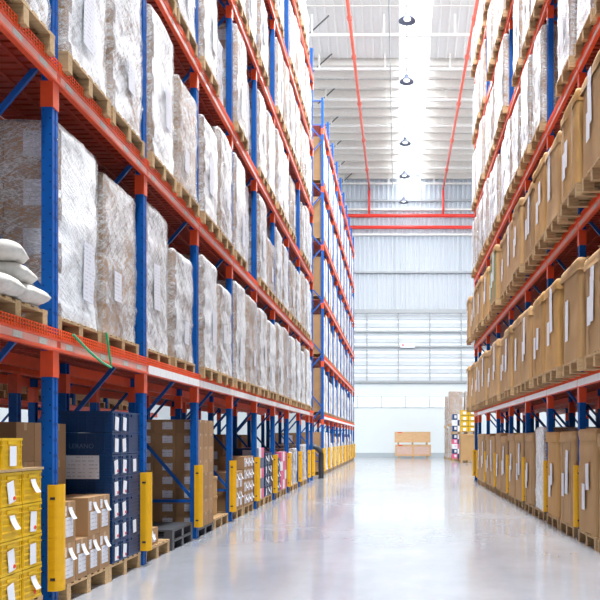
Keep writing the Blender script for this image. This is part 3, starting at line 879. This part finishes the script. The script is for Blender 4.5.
# ------------------------------------------------------------------ goods beyond the right rack
GX = 3.45
def yellow_stack():
    pass
wrapped_load(4.35, 58.3, 0, -1, 'lower tall wrapped load standing near the far wall on the right', 2.5, 1, 4, 'film_mid', 5, 2)
wrapped_load(4.35, 58.3, 2.53, -1, 'upper wrapped brown load stacked high near the far wall', 2.6, 1, 2, 'film_thin', 4, 2)
wrapped_load(5.50, 58.3, 0, -1, 'right lower wrapped load of the pair near the far wall', 2.5, 1, 5, 'film_thin', 5, 2)
wrapped_load(5.50, 58.3, 2.53, -1, 'right upper wrapped brown load near the far wall', 2.6, 1, 8, 'film_thin', 4, 2)
wrapped_load(4.25, 61.6, 0, -1, 'white-wrapped load closest to the far wall, lower', 2.4, 1, 6, 'film')
wrapped_load(4.25, 61.6, 2.43, -1, 'white-wrapped load closest to the far wall, upper', 2.5, 1, 3, 'film')
pallet_at(4.35, 54.6, 'wooden pallet with blue and pink packs on the far right floor')
def far_packs(x, y, z, nz, cols3, nx, label, group, h=.34):
    for t_ in range(nz):
        for i in range(nx):
            c_ = cols3[(t_ + i) % len(cols3)]
            nmc = {'blue_crate': 'blue', 'pink': 'pink', 'paper': 'white', 'card': 'brown', 'yellow_crate': 'yellow'}[c_]
            thing('carton', label.replace('#', nmc) + ', tier %s, %s' % (('one', 'two', 'three', 'four', 'five', 'six')[t_], ('left', 'centre', 'right')[i]), 'pack', (x - .36 + .36 * i, y, z + t_ * (h + .003)), 0, group, cm(.98, .35, h, mat=c_, tape=False))
far_packs(4.35, 54.6, .192, 5, ['pink', 'blue_crate', 'paper'], 3, '# pack on the far right floor', 'packs on the far right floor')
pallet_at(4.35, 54.6, 'upper pallet of the packs on the far right floor', .192 + 5 * .343)
far_packs(4.35, 54.6, .192 * 2 + 5 * .343, 3, ['blue_crate', 'paper'], 3, '# pack high on the far right stack', 'packs high on the far right', .40)
t = bulk_box(4.62, 51.0, 0, -1, 'tan box under the yellow crates on the far right floor', 1.7, 3, 'card_old', 'wooden pallet under the tan box, far right floor')
pallet_at(4.62, 51.0, 'pallet under the yellow crates, far right', 1.88)
for t_ in range(4):
    for i in range(2):
        yt = tote('yellow_crate', 'yellow crate stacked high at far right, tier %s, %s' % (('one', 'two', 'three', 'four')[t_], ('left', 'right')[i]), 'crate', 4.60 + .51 * i, 50.5, 2.032 + t_ * .36, .95, .5, .36, 'yellow_crate', 'yellow crates stacked at far right', 1)
        m = MB(); m.box(-.34, -.14, -.012, 0, .08, .26); link('paper_card', m.mesh('paper_card', 'paper'), yt)
        m = MB(); m.box(-.5, 0, -.006, .01, 0, .03); link('crate_foot', m.mesh('crate_foot', 'black'), yt)

# ------------------------------------------------------------------ wooden crates at the far wall
CY = 63.0
def ship_crate(z, L, h, label, panel):
    t = thing('shipping_crate', label, 'crate', (1.22 if panel else 1.18, CY, z), 0, 'long wooden crates at the far wall')
    m = MB(); d = .9
    m.box(-L / 2, L / 2, -d / 2, d / 2, .18, .18 + h); link('crate_body', m.mesh('crate_body', 'crate_wood'), t)
    m = MB()
    for x in (-L * .4, 0, L * .4): m.box(x - .07, x + .07, -d / 2, d / 2, 0, .18)
    link('skid', m.mesh('skid', 'wood'), t)
    if panel:
        for sx in (-1, 1):
            m = MB(); m.box(-L * .21, L * .21, -.004, 0, .32, .18 + h - .16); link('side_panel', m.mesh('side_panel', 'crate_panel'), t, (sx * L * .245, -d / 2, 0))
    m = MB()
    for x in (-L / 2 + .05, 0, L / 2 - .05): m.box(x - .05, x + .05, -d / 2 - .025, -d / 2, .18, .18 + h)
    m.box(-L / 2, L / 2, -d / 2 - .02, -d / 2, .18 + h - .1, .18 + h); m.box(-L / 2, L / 2, -d / 2 - .02, -d / 2, .18, .28)
    link('batten', m.mesh('batten', 'crate_wood'), t)
    m = MB(); m.box(-L / 2 + .25, -L / 2 + .6, -d / 2 - .03, -d / 2 - .026, .18 + h - .09, .18 + h - .02); link('red_stamp', m.mesh('red_stamp', 'red_dot'), t)
    return t
ship_crate(0, 2.9, .92, 'long wooden shipping crate with two panels standing on the floor by the wall', True)
ship_crate(1.101, 2.9, .86, 'long plain wooden shipping crate stacked on top of the other crate', False)

# ------------------------------------------------------------------ room shell
WD = 66.0
m = MB(); m.box(-16, 16, -8, WD + .3, -.2, 0); struct('floor', m.mesh('floor', 'floor'))
def wz(y): return (VY - y) * WD / F + H
zs_solid = wz(382.5)
m = MB(); m.box(-16, 16, WD, WD + .25, 0, zs_solid)
wf = struct('wall_far', m.mesh('wall_far', 'wall_white'))
def corrugated(x0, x1, z0, z1, y, pitch=.40, depth=.13, axis='x'):
    m = MB(); n = int((x1 - x0) / pitch); prof = []
    for i in range(n):
        x = x0 + i * pitch
        prof += [(x, 0), (x + pitch * .55, 0), (x + pitch * .65, depth), (x + pitch * .9, depth)]
    prof.append((x0 + n * pitch, 0))
    vs = []; fs = []
    for (x, d) in prof: vs += [(x, y - d, z0), (x, y - d, z1)]
    for i in range(len(prof) - 1): fs.append((2 * i, 2 * i + 2, 2 * i + 3, 2 * i + 1))
    # back skin to give the sheet thickness
    o = len(vs)
    for (x, d) in prof: vs += [(x, y - d + .01, z0), (x, y - d + .01, z1)]
    for i in range(len(prof) - 1): fs.append((o + 2 * i, o + 2 * i + 1, o + 2 * i + 3, o + 2 * i + 2))
    m.add(vs, fs); return m
zl_top = wz(313); ztop = 24.6
link('corrugated_sheet', corrugated(-16, 16, zl_top, ztop, WD + .1).mesh('corrugated_sheet', 'corr'), wf)
m = MB(); m.box(-16, 16, WD + .16, WD + .3, zl_top, ztop); link('outer_skin', m.mesh('outer_skin', 'corr'), wf)
for yy, hh, mt in ((311.5, .32, 'grey_metal'), (272.5, .14, 'grey_metal'), (235, .16, 'white_metal'), (210, .16, 'white_metal'), (201, .14, 'grey_metal'), (382, .16, 'grey_metal')):
    m = MB(); m.box(-16, 16, WD - .22, WD + .04, wz(yy) - hh / 2, wz(yy) + hh / 2); link('girt', m.mesh('girt', mt), wf)
for xx in (-.2, 5.2, -5.6):
    m = MB(); m.box(xx - .05, xx + .05, WD - .02, WD + .03, zl_top, ztop); link('sheet_seam', m.mesh('sheet_seam', 'base_grey'), wf)
m = MB(); m.box(-16, 16, WD - .05, WD, 0, .38); struct('baseboard_far', m.mesh('baseboard_far', 'base_grey'))
# louvre band
zb = zs_solid + .06
m = MB(); m.box(-16, 16, WD + .16, WD + .22, zb, zl_top); lw = struct('window_1', m.mesh('window_1', 'louvre_glow'))
nsl = 9; ph = (zl_top - zb) / nsl
for i in range(nsl):
    m = MB(); z = zb + i * ph
    m.add([(-16, WD - .02, z + .10), (16, WD - .02, z + .10), (16, WD + .12, z + ph * .72), (-16, WD + .12, z + ph * .72),
           (-16, WD + .0, z + .08), (16, WD + .0, z + .08), (16, WD + .14, z + ph * .70), (-16, WD + .14, z + ph * .70)],
          [(0, 1, 2, 3), (7, 6, 5, 4), (0, 4, 5, 1), (2, 6, 7, 3)])
    link('louvre_slat', m.mesh('louvre_slat', 'slat'), lw)
for xx in (-10.7, -8.0, -5.35, -2.65, 0.03, 2.72, 5.4, 8.1, 10.8):
    m = MB(); m.box(xx - .05, xx + .05, WD - .10, WD + .02, zb, zl_top); link('mullion', m.mesh('mullion', 'grey_metal'), lw)
for yy in (331.5, 346.5):
    m = MB(); m.box(-16, 16, WD - .14, WD - .02, wz(yy) - .08, wz(yy) + .08); link('transom', m.mesh('transom', 'grey_metal'), lw)
# windows row
z0, z1 = wz(407), wz(397); n_ = 1
for i in range(-3, 4):
    xa = .64 + 2.06 * i; n_ += 1
    m = MB(); m.box(xa, xa + 2.06, WD - .03, WD - .012, z0, z1); w_ = struct('window_%d' % n_, m.mesh('window_pane', 'glow'))
    m = MB(); m.box(xa, xa + 2.06, WD - .06, WD, z0 - .05, z0); m.box(xa, xa + 2.06, WD - .06, WD, z1, z1 + .05)
    m.box(xa - .06, xa + .06, WD - .06, WD, z0, z1); link('window_frame', m.mesh('window_frame', 'base_grey'), w_)
# white control box on the louvres
m = MB(); m.box(0, 1.25, -.12, 0, 0, .42)
t = thing('control_box', 'small white control box mounted on the far louvres', 'control box', (.2, WD - .145, wz(348)), 0, None)
link('housing', m.mesh('housing', 'paper'), t)
m = MB(); m.box(.15, .28, -.13, -.12, .16, .28); link('red_light', m.mesh('red_light', 'red_dot'), t)
# side walls
m = MB(); m.box(-16.2, -16, -8, WD + .3, 0, 24.6); struct('wall_left', m.mesh('wall_left', 'wall_white'))
m = MB(); m.box(16, 16.2, -8, WD + .3, 0, 24.6); struct('wall_right', m.mesh('wall_right', 'wall_white'))

# roof
RZ = 24.0; RY = 45.4; SK0, SK1 = .1, 1.85
ceil = None
def roof_sheet(x0, x1, ya, za, yb, zb_, pitch=.5, depth=.05):
    m = MB(); n = max(1, int(round((x1 - x0) / pitch))); p = (x1 - x0) / n; prof = []
    for i in range(n):
        x = x0 + i * p; prof += [(x, 0), (x + p * .8, 0), (x + p * .84, depth), (x + p * .96, depth)]
    prof.append((x1, 0)); vs = []; fs = []
    for (x, d) in prof: vs += [(x, ya, za - d), (x, yb, zb_ - d)]
    for i in range(len(prof) - 1): fs.append((2 * i, 2 * i + 1, 2 * i + 3, 2 * i + 2))
    o = len(vs)
    for (x, d) in prof: vs += [(x, ya, za - d + .02), (x, yb, zb_ - d + .02)]
    for i in range(len(prof) - 1): fs.append((o + 2 * i, o + 2 * i + 2, o + 2 * i + 3, o + 2 * i + 1))
    m.add(vs, fs); return m
NY = -8.0; NZ = RZ + (RY - NY) * .0
# near roof part rises towards the camera up to Y=34, then level
K1 = 33.0; KZ = RZ + (RY - K1) * .22
ceil = struct('ceiling', roof_sheet(-16, SK0, RY, RZ + .2, WD + .3, RZ + .2).mesh('ceiling', 'deck_sheet'))
link('roof_sheet', roof_sheet(SK1, 16, RY, RZ + .2, WD + .3, RZ + .2).mesh('roof_sheet', 'deck_sheet'), ceil)
link('roof_sheet', roof_sheet(-16, SK0, K1, KZ, RY, RZ).mesh('roof_sheet', 'deck_sheet'), ceil)
link('roof_sheet', roof_sheet(SK1, 16, K1, KZ, RY, RZ).mesh('roof_sheet', 'deck_sheet'), ceil)
link('roof_sheet', roof_sheet(-16, SK0, NY, KZ, K1, KZ).mesh('roof_sheet', 'deck_sheet'), ceil)
link('roof_sheet', roof_sheet(SK1, 16, NY, KZ, K1, KZ).mesh('roof_sheet', 'deck_sheet'), ceil)
m = MB(); m.box(SK0, SK1, RY, WD + .3, RZ + .22, RZ + .26); link('skylight_sheet', m.mesh('skylight_sheet', 'sky_glow'), ceil)
m = MB(); m.add([(SK0, K1, KZ), (SK1, K1, KZ), (SK1, RY, RZ), (SK0, RY, RZ), (SK0, K1, KZ + .04), (SK1, K1, KZ + .04), (SK1, RY, RZ + .04), (SK0, RY, RZ + .04)], [(0, 1, 2, 3), (7, 6, 5, 4), (0, 3, 7, 4), (1, 5, 6, 2)])
link('skylight_sheet', m.mesh('skylight_sheet', 'sky_glow'), ceil)
m = MB(); m.box(SK0, SK1, NY, K1, KZ, KZ + .04); link('skylight_sheet', m.mesh('skylight_sheet', 'sky_glow'), ceil)
# purlins over the far part
y = RY + .3
while y < WD:
    for (xa, xb) in ((-16, SK0), (SK1, 16)):
        m = MB(); m.box(xa, xb, y, y + .09, RZ - .28, RZ + .15); m.box(xa, xb, y, y + .2, RZ - .30, RZ - .28); link('purlin', m.mesh('purlin', 'purlin'), ceil)
    m = MB(); m.box(SK0, SK1, y, y + .03, RZ + .1, RZ + .2); link('skylight_bar', m.mesh('skylight_bar', 'grey_metal'), ceil)
    y += 1.42
for y in (36.5, 39.0, 41.3, 43.5):
    z = RZ + (RY - y) * .22 - .1
    m = MB(); m.box(-16, 16, y, y + .05, z - .06, z); link('purlin', m.mesh('purlin', 'purlin'), ceil)
# trusses
for i, y in enumerate((37.2, 41.3, 45.1, 49.2, 53.3, 57.4, 61.6, 65.4)):
    zb_ = H + 21.55; m = MB()
    m.box(-16, 16, y - .06, y + .06, zb_ - .07, zb_ + .07)
    if i > 2 or i == 2: m.box(-16, 16, y - .05, y + .05, zb_ + 1.03, zb_ + 1.13)
    xs = [-12.2, -8.4, -4.6, -.75, 3.05, 6.8, 10.6]
    for x in xs: m.box(x - .05, x + .05, y - .05, y + .05, zb_, zb_ + 1.1)
    link('roof_truss', m.mesh('roof_truss', 'white_metal'), ceil)
    if i > 0:
        m = MB(); m.tube([(-3.7, y, zb_ + 1.05), (-5.1, y, zb_ - .25)], .04, 6); link('fly_brace', m.mesh('fly_brace', 'dark_metal'), ceil)
# conduit along the skylight
m = MB(); m.tube([(-.45, 34, H + 21.4), (-.45, WD, H + 21.4)], .03, 6); thing('conduit', 'thin grey conduit running under the roof beside the skylight', 'conduit', (0, 0, 0), 0, None, m.mesh('conduit', 'grey_metal'))

# sprinkler pipes
def pipe(pts, r, mat, label, joints=()):
    t = thing('sprinkler_pipe', label, 'pipe', pts[0], 0, None)
    p0 = Vector(pts[0]); m = MB(); m.tube([Vector(p) - p0 for p in pts], r, 12); link('pipe_run', m.mesh('pipe_run', mat, smooth=True), t)
    for j in joints:
        q = Vector(j) - p0; m = MB(); d = Vector((0, .12, 0)); m.tube([q - d, q + d], r * 1.5, 12); m.tube([q, q - Vector((0, 0, r * 2.6))], .03, 6)
        link('pipe_coupling', m.mesh('pipe_coupling', mat), t)
ZP = H + 21.2
pipe([(-2.45, 33.5, ZP), (-2.45, 65.7, ZP)], .09, 'pipe_pink', 'faded red sprinkler pipe under the roof, left of the skylight', [(-2.45, yy, ZP) for yy in (39, 43, 49, 55, 61)])
pipe([(3.85, 33.5, ZP), (3.85, 65.7, ZP)], .09, 'pipe_pink', 'faded red sprinkler pipe under the roof, right of the skylight', [(3.85, yy, ZP) for yy in (39, 43, 49, 55, 61)])
pipe([(-2.45, 65.62, ZP - .12), (-2.45, 65.62, wz(217) + .16)], .09, 'pipe_red', 'red vertical drop pipe on the far wall, left one')
pipe([(3.85, 65.62, ZP - .12), (3.85, 65.62, wz(217) + .16)], .09, 'pipe_red', 'red vertical drop pipe on the far wall, right one')
pipe([(-15.5, 65.62, wz(217)), (15.5, 65.62, wz(217))], .15, 'pipe_red', 'upper of two thick red pipes across the far wall')
pipe([(-15.5, 65.62, wz(228.5)), (15.5, 65.62, wz(228.5))], .15, 'pipe_red', 'lower of two thick red pipes across the far wall')

# high bay lamps
m = MB(); m.lathe([(.0, .36), (.05, .36), (.10, .32), (.12, .22), (.20, .16), (.34, .02), (.36, -.02), (.345, -.02), (.19, .10), (0, .12)], 28); SHADE = m.mesh('lamp_shade', 'lamp_grey', smooth=True)
m = MB(); m.lathe([(0, .04), (.14, .04), (.14, .10), (0, .10)], 20); LENS = m.mesh('lamp_lens', 'lamp_lens')
def lamp(i, x, y, z, zt):
    t = thing('high_bay_lamp', 'grey high bay lamp hanging below the skylight, %s from the camera' % nm[i], 'lamp', (x, y, z), 0, 'high bay lamps in a row')
    link('lamp_shade', SHADE, t); link('lamp_lens', LENS, t)
    m = MB(); m.tube([(0, 0, .33), (0, 0, zt - z)], .015, 6); link('hanging_cord', m.mesh('hanging_cord', 'dark_metal'), t)
    L = bpy.data.lights.new('high_bay_light', 'AREA'); L.shape = 'DISK'; L.size = .5; L.energy = LAMP_W; L.color = (1, .98, .95)
    lo = bpy.data.objects.new('high_bay_light', L); COL.objects.link(lo); lo.location = (x, y, z - .02)
LAMP_W = 350
for i, (x, y) in enumerate([(.38, 32.1), (.42, 37.6), (.42, 45.5), (.42, 51.2), (.42, 56.8)]):
    lamp(i, x, y, H + 17.5 - .15, RZ + .2)

# ------------------------------------------------------------------ light
def area(name, loc, sx, sy, e, rot=(0, 0, 0), col=(1, 1, 1)):
    L = bpy.data.lights.new(name, 'AREA'); L.shape = 'RECTANGLE'; L.size = sx; L.size_y = sy; L.energy = e; L.color = col
    o = bpy.data.objects.new(name, L); COL.objects.link(o); o.location = loc; o.rotation_euler = rot; return o
sky = (.93, .97, 1.0)
area('skylight_daylight', ((SK0 + SK1) / 2, 56, RZ + .18), SK1 - SK0 - .1, 19, 1000, col=sky)
area('skylight_daylight', ((SK0 + SK1) / 2, 12.5, KZ - .06), SK1 - SK0 - .1, 40, 15500, col=sky)
for sx, nmw in ((-1, 'window_20'), (1, 'window_21')):  # invented glowing panels and area lights, added to brighten the roof
    m = MB(); m.box(15.93 * sx - .03, 15.93 * sx + .03, 10, 64, 18.2, 22.6); struct(nmw, m.mesh('roof_fill_panel', 'glow'))
    area('roof_fill_light', (15.85 * sx, 37, 20.4), 54, 4.2, 1900, (math.pi / 2, 0, math.pi / 2 * sx), sky)
w = bpy.data.worlds.new('World'); S.world = w; w.use_nodes = True
bg = w.node_tree.nodes['Background']; bg.inputs[0].default_value = (.92, .96, 1.0, 1); bg.inputs[1].default_value = .12

# ------------------------------------------------------------------ camera
cam = bpy.data.cameras.new('camera'); cam.lens = F / 600 * 36; cam.sensor_width = 36; cam.sensor_fit = 'HORIZONTAL'
cam.shift_x = -(VX - 300) / 600; cam.shift_y = (VY - 300) / 600; cam.clip_end = 300
co = bpy.data.objects.new('camera', cam); COL.objects.link(co); co.location = (0, 0, H); co.rotation_euler = (math.pi / 2, 0, 0)
S.camera = co
S.view_settings.view_transform = 'Standard'; S.view_settings.look = 'None'
S.view_settings.gamma = 1; S.view_settings.use_curve_mapping = False
S.view_settings.exposure = 0.17
